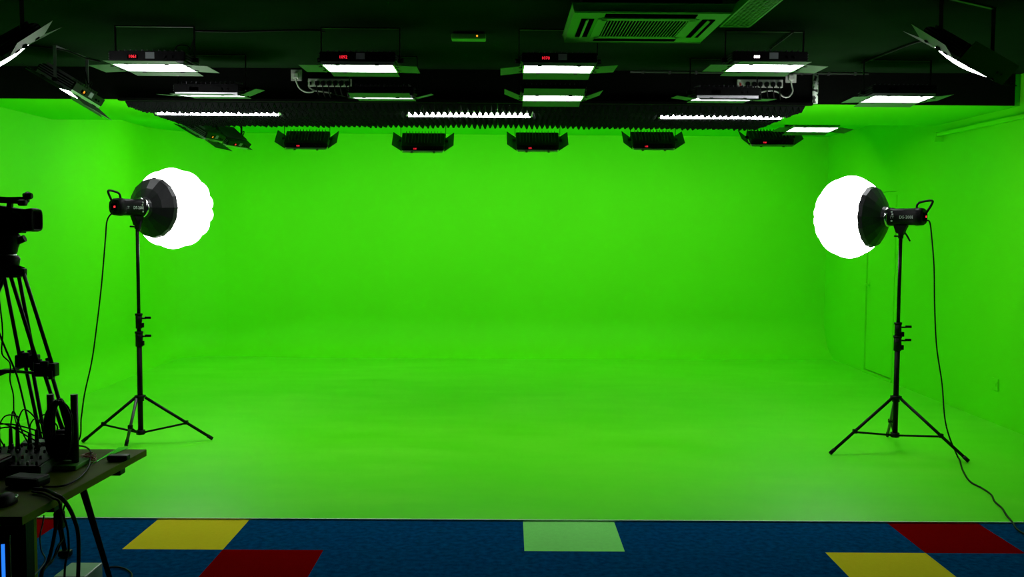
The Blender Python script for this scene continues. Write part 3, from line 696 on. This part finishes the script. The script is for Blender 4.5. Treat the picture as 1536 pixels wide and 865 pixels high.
cord(pr_, 0.0055, trr)

# ------------------------------------------------------------------ desk
TZ = 0.75
cf, cn = at(220, 673.5, Z=TZ), at(33, 775, Z=TZ)
tx = (cf.x + cn.x) / 2; ty0, ty1 = cn.y, cf.y; tl_ = 1.5
desk = thing('desk', (tx - tl_ / 2, (ty0 + ty1) / 2, 0), 'laminate topped desk with black legs in the lower left corner', 'desk')
b = MB(); t4 = [Vector((cn.x, cn.y, TZ)), Vector((cf.x, cf.y, TZ)), Vector((cf.x - tl_, cf.y, TZ)), Vector((cn.x - tl_, cn.y, TZ))]
up_ = [b.bm.verts.new(k) for k in t4]; dn = [b.bm.verts.new(k - Vector((0, 0, 0.026))) for k in t4]
b.bm.faces.new(up_); b.bm.faces.new(dn[::-1])
for i in range(4): b.bm.faces.new((up_[i], dn[i], dn[(i + 1) % 4], up_[(i + 1) % 4]))
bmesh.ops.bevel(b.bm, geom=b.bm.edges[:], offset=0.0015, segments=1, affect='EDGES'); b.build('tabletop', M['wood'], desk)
lg = at(37, 840, Y=ty0 + 0.06)
b = MB(); b.box((tx - 0.01 - tl_ / 2, ty0 + 0.045, TZ - 0.046), (tl_ - 0.05, 0.03, 0.036)); b.build('frame_rail', M['metal_black'], desk)
b = MB(); b.box((lg.x - 0.005, ty0 + 0.06, (TZ - 0.028) / 2), (0.045, 0.05, TZ - 0.028)); b.build('leg', M['metal_black'], desk)
b = MB(); b.box((lg.x - tl_ + 0.10, ty0 + 0.06, (TZ - 0.028) / 2), (0.045, 0.05, TZ - 0.028)); b.build('leg', M['metal_black'], desk)
pw = at(53, 830, Y=ty0 + 0.30)
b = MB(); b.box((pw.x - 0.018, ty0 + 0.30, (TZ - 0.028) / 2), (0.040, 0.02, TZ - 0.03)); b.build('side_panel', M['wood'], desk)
for px, py, yy in ((172, 708, 3.55), (72, 762, 3.1)):
    k = at(px, py, Z=TZ - 0.04); b = MB(); b.box((k.x, k.y, TZ - 0.037), (0.06, 0.05, 0.02), bev=0.004); b.build('under_bracket', M['metal_black'], desk)
b = MB(); b.box((tx - tl_ + 0.1, ty1 - 0.06, (TZ - 0.028) / 2), (0.045, 0.05, TZ - 0.028)); b.build('leg', M['metal_black'], desk)

def onT(px, py, h=0.0): return at(px, py, Z=TZ + h)
# remote
c = onT(178, 686, 0.01)
b = MB(); b.box((c.x, c.y, TZ + 0.011), (0.075, 0.04, 0.021), bev=0.008); solo(b, 'small_black_case', M['plastic_black'], (c.x, c.y, TZ + 0.0005), 'small black rounded case near the far right corner of the desk', 'case')
# clear sheet
pts = [onT(128, 702), onT(150, 690), onT(196, 671), onT(178, 672)]
b = MB()
q0 = [b.bm.verts.new(k + Vector((0, 0, 0.001))) for k in pts]; q1 = [b.bm.verts.new(k + Vector((0, 0, 0.003))) for k in pts]
b.bm.faces.new(q0[::-1]); b.bm.faces.new(q1)
for i in range(4): b.bm.faces.new((q0[i], q0[(i + 1) % 4], q1[(i + 1) % 4], q1[i]))
solo(b, 'clear_sheet', M['sheet'], pts[0], 'thin clear greenish strip lying on the desk beside the black case', 'plastic sheet')
# cable stand: two posts on a board with a cable coil hung on the crossbar
L_, R_ = onT(78, 700), onT(119, 697)
cs = thing('cable_stand', ((L_.x + R_.x) / 2, L_.y, TZ + 0.0005), 'two-post stand with a crossbar carrying a black coiled cable on the desk', 'stand')
b = MB(); b.box(((L_.x + R_.x) / 2, L_.y + 0.01, TZ + 0.009), (R_.x - L_.x + 0.05, 0.13, 0.016), bev=0.004); b.build('base', M['ac_bounce_green'], cs)
pt = at(78, 591, Y=L_.y).z
dgreen = mat('dark_green_metal', (0.03, 0.035, 0.022), 0.4)
for k in (L_, R_):
    b = MB(); b.cyl((k.x, L_.y, TZ + 0.016), (k.x, L_.y, pt), 0.0125, n=20); b.build('post', dgreen, cs)
zb = at(100, 653, Y=L_.y).z
b = MB(); b.cyl((L_.x, L_.y, zb), (R_.x, L_.y, zb), 0.005); b.build('crossbar', dgreen, cs)
xm = (L_.x + R_.x) / 2
b = MB(); zt = at(98, 594, Y=L_.y).z; zl = TZ + 0.04
for k in range(14):
    o_ = random.uniform(-0.010, 0.010); w_ = 0.031 + random.uniform(-.010, .012); yo = -0.022 - 0.006 * (k % 4)
    lo = zl + random.uniform(-0.012, 0.03)
    b.tube([(xm + o_, L_.y + yo, zt - 0.012 + random.uniform(-.006, .006)), (xm - w_ * .55, L_.y + yo, zt - 0.03), (xm - w_ * 1.0, L_.y + yo, (zt + zb) / 2), (xm - w_, L_.y + yo, zb), (xm - w_ * .8, L_.y + yo, lo + .03), (xm + o_, L_.y + yo, lo), (xm + w_ * .8, L_.y + yo, lo + .03),
            (xm + w_, L_.y + yo, zb), (xm + w_ * 1.0, L_.y + yo, (zt + zb) / 2), (xm + w_ * .6, L_.y + yo, zt - 0.03), (xm + o_, L_.y + yo, zt - 0.012)], 0.0058, n=6, sub=4)
solo(b, 'coiled_cable', M['cable'], (xm, L_.y, zl), 'thick black coiled cable hung between the two posts on the desk', 'cable')
# black pouch filling the lower half between the posts
b = MB(); b.box((xm, L_.y + 0.025, TZ + 0.075), (0.078, 0.03, 0.11), bev=0.012); solo(b, 'black_adapter', M['plastic_black'], (xm, L_.y + 0.025, TZ + 0.018), 'black adapter block standing between the posts of the cable stand', 'adapter')
# red wires bundle
c = onT(133, 688, 0.01); b = MB()
for k in range(7):
    a0 = random.uniform(0, 6.28); rr = random.uniform(0.012, 0.026)
    b.tube([(c.x + rr * math.cos(a0 + j * 1.05), c.y + rr * 1.2 * math.sin(a0 + j * 1.05), TZ + 0.004 + 0.004 * k + 0.002 * math.sin(j)) for j in range(7)], 0.0016, n=5, sub=3)
solo(b, 'red_wire_bundle', M['red_wire'], (c.x, c.y, TZ + 0.001), 'small tangle of red wires right of the cable stand on the desk', 'wires')
b = MB(); pts = [onT(117, 668, 0.02), onT(128, 670, 0.035), onT(136, 677, 0.03), onT(135, 690, 0.012), onT(132, 702, 0.006), onT(118, 717, 0.006), onT(95, 728, 0.006), onT(64, 730, 0.006)]
b.tube(pts, 0.0032, n=6); solo(b, 'loose_cable', M['cable'], pts[-1], 'thin black cable curving over the desktop right of the cable stand', 'cable')
# audio mixer and gear
c = onT(30, 704, 0.02)
mx_ = thing('audio_mixer', (c.x - 0.05, c.y + 0.03, TZ + 0.0005), 'small black audio mixer full of upright plugs at the left of the desk', 'mixer')
X0 = c.x - 0.05; Y0 = c.y + 0.09
b = MB(); b.prism([(-0.11, 0.0), (0.11, 0.0), (0.11, 0.055), (-0.11, 0.035)], 0.25, T=Matrix.Translation((X0, Y0, TZ + 0.001)) @ Matrix.Rotation(R(90), 4, 'Z'), bev=0.003); b.build('body', M['plastic_black'], mx_)
for s_ in (-1, 1):
    b = MB(); b.prism([(-0.115, 0.0), (0.115, 0.0), (0.115, 0.058), (-0.115, 0.036)], 0.006, T=Matrix.Translation((X0 + s_ * 0.129, Y0, TZ + 0.001)) @ Matrix.Rotation(R(90), 4, 'Z'), bev=0.002); b.build('side_plate', M['grey_box'], mx_)
kc = [M['white_plastic'], M['grey_box'], M['red_wire']]
for i in range(8):
    for j in range(4):
        x = X0 - 0.11 + i * 0.031; y = Y0 - 0.09 + j * 0.03; z = TZ + 0.037 + 0.09 * (j * 0.03 / 0.2)
        b = MB(); b.cyl((x, y, z), (x, y, z + 0.012), 0.0045, 0.0035, n=10); b.build('knob', kc[(i * 3 + j * 2) % 3] if (i + j) % 3 == 0 else M['plastic_black'], mx_)
for i in range(7):
    x = X0 - 0.10 + i * 0.034; y = Y0 + 0.065 + 0.02 * (i % 2); z = TZ + 0.052
    h_ = 0.06 + 0.015 * (i % 3)
    b = MB(); b.cyl((x, y, z), (x, y, z + h_), 0.008, 0.006, n=12); b.cyl((x, y, z), (x, y, z + 0.012), 0.010, n=12)
    ex = x + random.uniform(-0.10, 0.14); hx = (x + ex) / 2; tz = z + h_ + random.uniform(0.03, 0.075)
    b.tube([(x, y, z + h_ - 0.005), (x + 0.004, y, z + h_ + 0.03), (hx, y - 0.01, tz), (ex, y + 0.02, z + h_ * 0.6), (ex + 0.02, y + 0.05, TZ + 0.03), (ex + 0.01, y + 0.07, TZ + 0.004)], 0.0026, n=6)
    solo(b, 'audio_plug', M['cable'], (x, y, z), 'black audio plug with a looping lead standing in the mixer', 'plug', 'plugs in the mixer')
for k, (a0, b0, hgt) in enumerate((((0, 645), (75, 655), 0.0), ((2, 640), (68, 668), 0), ((10, 650), (90, 660), 0))):
    A, B = at(a0[0] - 20, a0[1], Y=Y0 + 0.05), at(b0[0], b0[1], Y=Y0 + 0.08)
    b = MB(); m1 = A.lerp(B, 0.3) + Vector((0, 0, 0.03)); m2 = A.lerp(B, 0.7) + Vector((0, 0, 0.022 - 0.01 * k))
    b.tube([Vector((A.x, Y0 + 0.13, TZ + 0.004)), A, m1, m2, B, Vector((B.x + 0.012, Y0 + 0.10, TZ + 0.06)), Vector((B.x + 0.01, Y0 + 0.12, TZ + 0.004))], 0.0028, n=6)
    solo(b, 'loose_cable', M['cable'], (A.x, Y0 + 0.13, TZ + 0.003), 'thin black cable arching over the mixer', 'cable', 'cables arching over the mixer')
# grey box behind and grey unit beside
c = onT(52, 682, 0.0)
b = MB(); b.box((c.x, c.y + 0.02, TZ + 0.03), (0.10, 0.07, 0.04), rot=Matrix.Rotation(R(14), 3, 'Z'), bev=0.006)
b.box((c.x, c.y + 0.02, TZ + 0.006), (0.085, 0.06, 0.011), rot=Matrix.Rotation(R(14), 3, 'Z'))
solo(b, 'grey_box', M['grey_box'], (c.x, c.y + 0.02, TZ + 0.0005), 'grey plastic box left of the cable stand behind the mixer', 'box')
c = onT(60, 702, 0.0)
b = MB(); b.box((c.x, c.y, TZ + 0.016), (0.06, 0.11, 0.03), bev=0.003); sb = solo(b, 'silver_box', M['grey_box'], (c.x, c.y, TZ + 0.0005), 'small silver box with sockets between the mixer and the cable stand', 'box')
# laptop dark red lid at the left
c0, c1, c2_, c3 = onT(22, 702), onT(0, 724), onT(-60, 724), onT(-60, 702)
lt = thing('red_case', (c1.x - 0.04, (c0.y + c1.y) / 2, TZ + 0.0005), 'dark red topped black case at the left edge of the desk', 'case')
b = MB(); cx_, cy_ = onT(-18, 712).x, onT(5, 716).y
b.box((cx_, cy_, TZ + 0.03), (0.15, 0.16, 0.058), bev=0.004); b.build('case', M['plastic_black'], lt)
b = MB(); b.box((cx_ - 0.004, cy_, TZ + 0.061), (0.135, 0.145, 0.004), bev=0.001); b.build('lid', M['red_dark'], lt)
# bundle of black cables / adapter on desk centre
c = onT(42, 728, 0.0)
b = MB(); b.box((c.x, c.y, TZ + 0.018), (0.12, 0.075, 0.034), rot=Matrix.Rotation(R(-12), 3, 'Z'), bev=0.012); solo(b, 'power_adapter', M['plastic_black'], (c.x, c.y, TZ + 0.0005), 'black power adapter lying in front of the mixer, cables over it', 'adapter')
# mouse
c = onT(8, 756, 0.0)
ms_ = thing('computer_mouse', (c.x, c.y, TZ + 0.0005), 'black computer mouse with a modelled silver highlight near the desk front edge', 'mouse')
b = MB(); t_ = bmesh.new(); bmesh.ops.create_uvsphere(t_, u_segments=24, v_segments=14, radius=1)
for v in t_.verts: v.co = Vector((c.x + v.co.x * 0.030, c.y + v.co.y * 0.052, TZ + 0.002 + max(0, v.co.z) * 0.034))
b.merge(t_, smooth=True); b.build('shell', M['plastic_black'], ms_)
b = MB(); b.tube([(c.x - 0.015, c.y + 0.045, TZ + 0.017), (c.x + 0.008, c.y + 0.047, TZ + 0.018), (c.x + 0.022, c.y + 0.032, TZ + 0.018), (c.x + 0.027, c.y + 0.008, TZ + 0.018)], 0.0022, n=6); b.build('rim', M['rim'], ms_)  # silver tube modelled in place of the highlight on the shell
# cables over the desk edge and down
ex = tx + 0.012
def drop(pts, r, lab, m='cable'):
    b = MB(); b.tube(pts, r, n=8, sub=6); solo(b, 'hanging_cable', M[m], min(pts, key=lambda k: k.z), lab, 'cable', 'cables hanging over the desk edge')
ep = lambda x, y: at(x, y, X=tx + 0.015)
e1 = ep(95, 745)
drop([onT(50, 733, 0.012), onT(70, 735, 0.01), onT(84, 742, 0.01), ep(94, 748), ep(104, 762), ep(112, 780), ep(117, 800), ep(118, 830), ep(117, 870), ep(116, 930)], 0.0065, 'thickest black cable hanging over the right edge of the desk')
drop([onT(48, 737, 0.008), onT(66, 740, 0.008), onT(80, 747, 0.008), ep(88, 751), ep(91, 762), ep(94, 770), ep(99, 785), ep(102, 800), ep(103, 825), ep(98, 845), ep(96, 880)], 0.0035, 'thin black cable hanging over the desk edge left of the thickest one')
uz = lambda x, y: at(x, y, X=tx - 0.05)
drop([uz(88, 757), uz(90, 775), uz(94, 795), uz(94, 808), uz(86, 820), uz(78, 842), uz(66, 853), uz(62, 880)], 0.0030, 'thin black cable twisting below the desk beside the power block')
drop([uz(97, 757), uz(93, 772), uz(89, 790), uz(91, 810), uz(86, 828), uz(74, 845), uz(64, 858), uz(60, 890)], 0.0030, 'thin black cable crossing the twisting one below the desk')
drop([uz(88, 758), uz(86, 775), uz(82, 800), uz(77, 825), uz(71, 845), uz(62, 860), uz(58, 900)], 0.0060, 'thick black cable below the desk under the power block')
drop([uz(66, 772), uz(64, 785), uz(60, 805), uz(62, 825), uz(68, 838), uz(62, 850), uz(48, 866), uz(40, 880)], 0.0025, 'thin grey cable hanging beside the wooden panel below the desk', m='grey_sticker')
k = uz(89, 775); b = MB(); b.box(k + Vector((0.0, 0, -0.01)), (0.03, 0.03, 0.06), bev=0.008); b.cyl(k + Vector((0, 0, 0.02)), k + Vector((0, 0, 0.06)), 0.010); solo(b, 'cable_connector', M['plastic_black'], k + Vector((0, 0, -0.04)), 'black connector block on the cables below the desk', 'connector')
# PC tower
pc = thing('computer_tower', (at(-14, 850, Y=ty0 + 0.1).x, ty0 + 0.25, 0), 'black computer tower with a blue light strip below the desk, left edge', 'computer')
ptop = at(15, 800, Y=ty0 + 0.11)
RT = Matrix.Translation((ptop.x, ty0 + 0.11, 0)) @ Matrix.Rotation(R(26), 4, 'Z')
b = MB(); b.box((-0.10, 0.20, ptop.z / 2 + 0.002), (0.20, 0.40, ptop.z), bev=0.006); b.xform(RT); b.build('case', M['plastic_black'], pc)
b = MB(); b.box((-0.020, -0.002, ptop.z - 0.17), (0.010, 0.006, 0.28)); b.xform(RT); b.build('light_strip', M['led_blue'], pc)
b = MB(); b.tube([(-0.12, 0.0, ptop.z + 0.004), (-0.06, 0.0, ptop.z + 0.010), (-0.01, 0.0, ptop.z + 0.012)], 0.005); b.xform(RT); b.build('top_trim', M['rim'], pc)
# grey box on the carpet
c = at(130, 843, Z=0.09)
gb = [at(107, 843, Z=0.10), at(154, 843, Z=0.10)]
b = MB(); w_ = gb[1].x - gb[0].x
b.box(((gb[0].x + gb[1].x) / 2, gb[0].y - 0.09, 0.055), (w_, 0.18, 0.09), bev=0.006)
b.box(((gb[0].x + gb[1].x) / 2, gb[0].y - 0.09, 0.006), (w_ * 0.9, 0.15, 0.012))
solo(b, 'router_box', M['grey_box'], ((gb[0].x + gb[1].x) / 2, gb[0].y - 0.09, 0.0), 'low pale grey box on the blue carpet under the desk edge', 'box')
b = MB(); g_ = lambda x, y: at(x, y, Z=0.006)
b.tube([g_(158, 851), g_(170, 850), g_(182, 851), g_(192, 855), g_(198, 862), g_(196, 875)], 0.004, n=6); solo(b, 'floor_cable', M['cable'], g_(158, 851), 'black cable looping on the blue carpet beside the tripod leg', 'cable')

# ------------------------------------------------------------------ tripod and video camera
YT = 4.55
ap = at(10, 388, Y=YT)
tp = thing('camera_tripod', (ap.x, ap.y, 0), 'tall black twin-tube tripod carrying the video camera, left edge', 'tripod')
tops = ap.z
b = MB(); b.lathe((ap.x, ap.y, tops - 0.06), (0, 0, 1), [(0, 0.03), (0.02, 0.05), (0.06, 0.058), (0.075, 0.05)], n=24); b.build('bowl', M['plastic_black'], tp)
b = MB(); b.cyl((ap.x, ap.y, tops + 0.012), (ap.x, ap.y, tops + 0.022), 0.042); b.build('level_ring', M['rim'], tp)
def leg(pu0, pd0, pu1, pd1, yt, yf, cl_px, low):
    """two parallel tubes given by top and bottom pixels at depths yt and ym, then the lower tubes down to the foot"""
    ymid = yt + (yf - yt) * 0.4
    A0, A1 = at(*pu0, Y=yt), at(*pu1, Y=ymid); B0, B1 = at(*pd0, Y=yt), at(*pd1, Y=ymid)
    lg = None
    b = MB(); b.cyl(A0, A1, 0.0085, n=12); b.cyl(B0, B1, 0.0085, n=12)
    b.cyl(A0, Vector((ap.x, ap.y, tops - 0.03)), 0.016, n=12); b.cyl(B0, Vector((ap.x, ap.y, tops - 0.03)), 0.016, n=12)
    b.box((A0 + B0) / 2, (abs(B0.x - A0.x) + 0.03, 0.03, 0.035), bev=0.006)
    lg = b.build('leg', M['metal_black'], tp)
    f = at(*low, Z=0.0); m = (A1 + B1) / 2
    d = (f - m).normalized(); sd = (B1 - A1).normalized() * 0.016
    b = MB(); b.cyl(m - sd - d * 0.05, f - sd * 0.15 + Vector((0, 0, 0.02)), 0.0085, n=12); b.cyl(m + sd - d * 0.05, f + sd * 0.15 + Vector((0, 0, 0.02)), 0.0085, n=12); b.build('lower_tubes', M['metal_black'], lg)
    b = MB(); b.box(f + Vector((0, 0, 0.02)), (0.06, 0.04, 0.03), bev=0.008); b.build('foot', M['plastic_black'], lg)
    b = MB(); b.box(m, (abs(B1.x - A1.x) + 0.035, 0.05, 0.06), bev=0.006); b.box(m + Vector((0.005, -0.03, 0.028)), (0.035, 0.02, 0.03), bev=0.006); b.box(m + Vector((abs(B1.x - A1.x) / 2, -0.02, -0.02)), (0.02, 0.03, 0.04), bev=0.004); b.build('leg_clamp', M['plastic_black'], lg)
    return m
mA = leg((6, 413), (27, 408), (31, 542), (52, 540), YT - 0.02, 4.85, None, (98, 835))
mB = leg((15, 411), (34, 405), (60, 556), (80, 552), YT - 0.03, 4.25, None, (168, 884))
# third leg, out of frame to the left
b = MB(); f3 = Vector((ap.x - 0.62, ap.y - 0.05, 0.02)); t3 = Vector((ap.x, ap.y, tops - 0.04))
for o_ in (-0.02, 0.02): b.cyl(t3 + Vector((0, o_, 0)), f3 + Vector((0, o_, 0)), 0.0085, n=12)
b.box(f3, (0.06, 0.05, 0.03), bev=0.006); b.build('leg', M['metal_black'], tp)
m3 = t3.lerp(f3, 0.4)
hub = at(14, 556, Y=(mA.y + mB.y) / 2); b = MB(); b.box(hub, (0.07, 0.05, 0.016), bev=0.004)
for m_ in (mA, mB, m3): b.cyl(hub, m_ + Vector((0, 0, -0.02)), 0.007, n=10)
b.build('spreader', M['plastic_black'], tp)
b = MB(); b.lathe((ap.x, ap.y, tops + 0.02), (0, 0, 1), [(0, 0.040), (0.01, 0.046), (0.03, 0.050), (0.06, 0.062), (0.085, 0.062), (0.10, 0.05)], n=24)
b.cyl((ap.x + 0.04, ap.y, tops + 0.075), (ap.x + 0.085, ap.y, tops + 0.095), 0.016, n=14)
hdp = b.build('fluid_head', M['plastic_black'], tp)
b = MB(); b.box((ap.x - 0.005, ap.y, tops + 0.127), (0.17, 0.06, 0.018), bev=0.004); b.build('mount_plate', M['plastic_black'], hdp)
b = MB(); b.cyl((ap.x - 0.05, ap.y, tops + 0.08), (ap.x - 0.42, ap.y - 0.05, tops - 0.10), 0.008); b.build('pan_handle', M['plastic_black'], hdp)
# camera
zc0 = tops + 0.137
vc = thing('video_camera', (ap.x - 0.03, ap.y, zc0), 'black video camera with a top handle and microphone at the left edge', 'video camera')
bt = at(0, 347, Y=YT).z; tt_ = at(0, 312, Y=YT).z; zm = (bt + tt_) / 2; zc0 = min(zc0, bt)
xR = at(56.5, 330, Y=YT).x; xH = at(40, 330, Y=YT).x; xB = at(-70, 330, Y=YT).x
hH = (tt_ - bt)
b = MB(); b.prism([(xB, bt + 0.01), (xB + 0.02, bt), (xH - 0.04, bt - 0.002), (xH, bt + 0.0), (xH, tt_ - 0.004), (xH - 0.05, tt_), (ap.x - 0.02, tt_ + 0.012), (xB + 0.05, tt_ + 0.01), (xB, tt_ - 0.02)], 0.10, T=Matrix.Translation((0, ap.y, 0)), bev=0.006); b.build('body', M['plastic_black'], vc)
b = MB()
sq = lambda x, s_: [b.bm.verts.new(Vector((x, ap.y + s_ * 0.055 * math.copysign(min(1, abs(math.cos(a)) ** 0.45), math.cos(a)), zm + s_ * hH / 2 * math.copysign(min(1, abs(math.sin(a)) ** 0.45), math.sin(a)))) ) for a in [2 * math.pi * (i + .5) / 24 for i in range(24)]]
b.skin([sq(xH - 0.005, 0.93), sq(xH + 0.008, 0.96), sq(xR - 0.012, 1.02), sq(xR, 0.93), sq(xR - 0.003, 0.82), sq(xR - 0.03, 0.75)]); b.build('lens_hood', M['plastic_black'], vc)
ht = at(0, 296, Y=YT).z
b = MB(); xs = at(14, 305, Y=YT).x; xe = at(44, 296, Y=YT).x
b.prism([(xs - 0.01, tt_ + 0.0), (xs + 0.012, tt_ + 0.0), (xs + 0.016, ht - 0.015), (xs - 0.005, ht - 0.015)], 0.025, T=Matrix.Translation((0, ap.y, 0)), bev=0.003)
b.prism([(xB + 0.02, ht - 0.016), (xe - 0.03, ht - 0.030), (xe - 0.006, ht - 0.026), (xe, ht + 0.002), (xe - 0.03, ht + 0.004), (xs, ht + 0.002), (xB + 0.02, ht + 0.012)], 0.03, T=Matrix.Translation((0, ap.y, 0)), bev=0.005)
b.prism([(xB + 0.02, tt_), (xB + 0.045, tt_), (xB + 0.045, ht), (xB + 0.02, ht)], 0.025, T=Matrix.Translation((0, ap.y, 0)), bev=0.003)
hnd = b.build('top_handle', M['plastic_black'], vc)
b = MB(); r1 = at(45, 294, Y=YT); b.lathe((r1.x - 0.015, ap.y - 0.02, r1.z), (1, 0, 0), [(0, 0.012), (0.01, 0.016), (0.025, 0.016), (0.034, 0.012)], n=16)
b.lathe((r1.x - 0.035, ap.y + 0.01, r1.z + 0.004), (1, 0, 0), [(0, 0.010), (0.02, 0.018), (0.03, 0.014)], n=16)
b.build('microphone_mount', M['plastic_black'], hnd)
b = MB(); r2 = at(37, 305, Y=YT); b.box((r2.x, ap.y - 0.02, r2.z + 0.002), (0.036, 0.03, 0.028), bev=0.008); b.build('side_knob', M['plastic_black'], hnd)
b = MB(); k0 = at(28, 317, Y=YT); b.tube([(k0.x, ap.y - 0.056, k0.z), (k0.x + 0.03, ap.y - 0.056, k0.z - 0.012), (k0.x + 0.052, ap.y - 0.056, k0.z - 0.035), (k0.x + 0.06, ap.y - 0.056, k0.z - 0.06)], 0.004, n=6); b.build('trim_line', M['fin'], vc)
# cables from camera
ct = lambda x, y, yy=4.1: at(x, y, Y=yy)
b = MB(); pts = [Vector((ap.x - 0.06, ap.y - 0.05, bt + 0.02)), ct(-8, 400, 4.3), ct(1, 465), ct(4, 500), ct(3, 530), ct(15, 545), ct(15, 570), ct(20, 592), ct(21, 620), ct(26, 640, 3.9), ct(26, 655, 3.8), onT(26, 672, 0.06)]
b.tube(pts, 0.003, n=6); solo(b, 'camera_cable', M['cable'], pts[-1], 'thin wavy black cable running from the camera down to the mixer', 'cable')
b = MB(); pts = [ct(-12, 470), ct(0, 502), ct(10, 527), ct(25, 562), ct(36, 605), ct(46, 650, 3.95), onT(50, 672, 0.045)]
b.tube(pts, 0.0042, n=8); solo(b, 'camera_cable', M['cable'], pts[-1], 'straight black cable slanting in front of the tripod down to the desk', 'cable')

# ------------------------------------------------------------------ world and view
w = bpy.data.worlds.new('world'); bpy.context.scene.world = w; w.use_nodes = True
w.node_tree.nodes['Background'].inputs[0].default_value = (0.004, 0.004, 0.004, 1); w.node_tree.nodes['Background'].inputs[1].default_value = 0.3
sc = bpy.context.scene
sc.view_settings.view_transform = 'Standard'; sc.view_settings.look = 'None'
sc.view_settings.gamma = 1.0; sc.view_settings.use_curve_mapping = False
sc.view_settings.exposure = 0.0
try:
    sc.cycles.use_denoising = True; sc.cycles.max_bounces = 10; sc.cycles.diffuse_bounces = 8; sc.cycles.use_light_tree = True
    sc.cycles.sample_clamp_indirect = 6
except Exception: pass
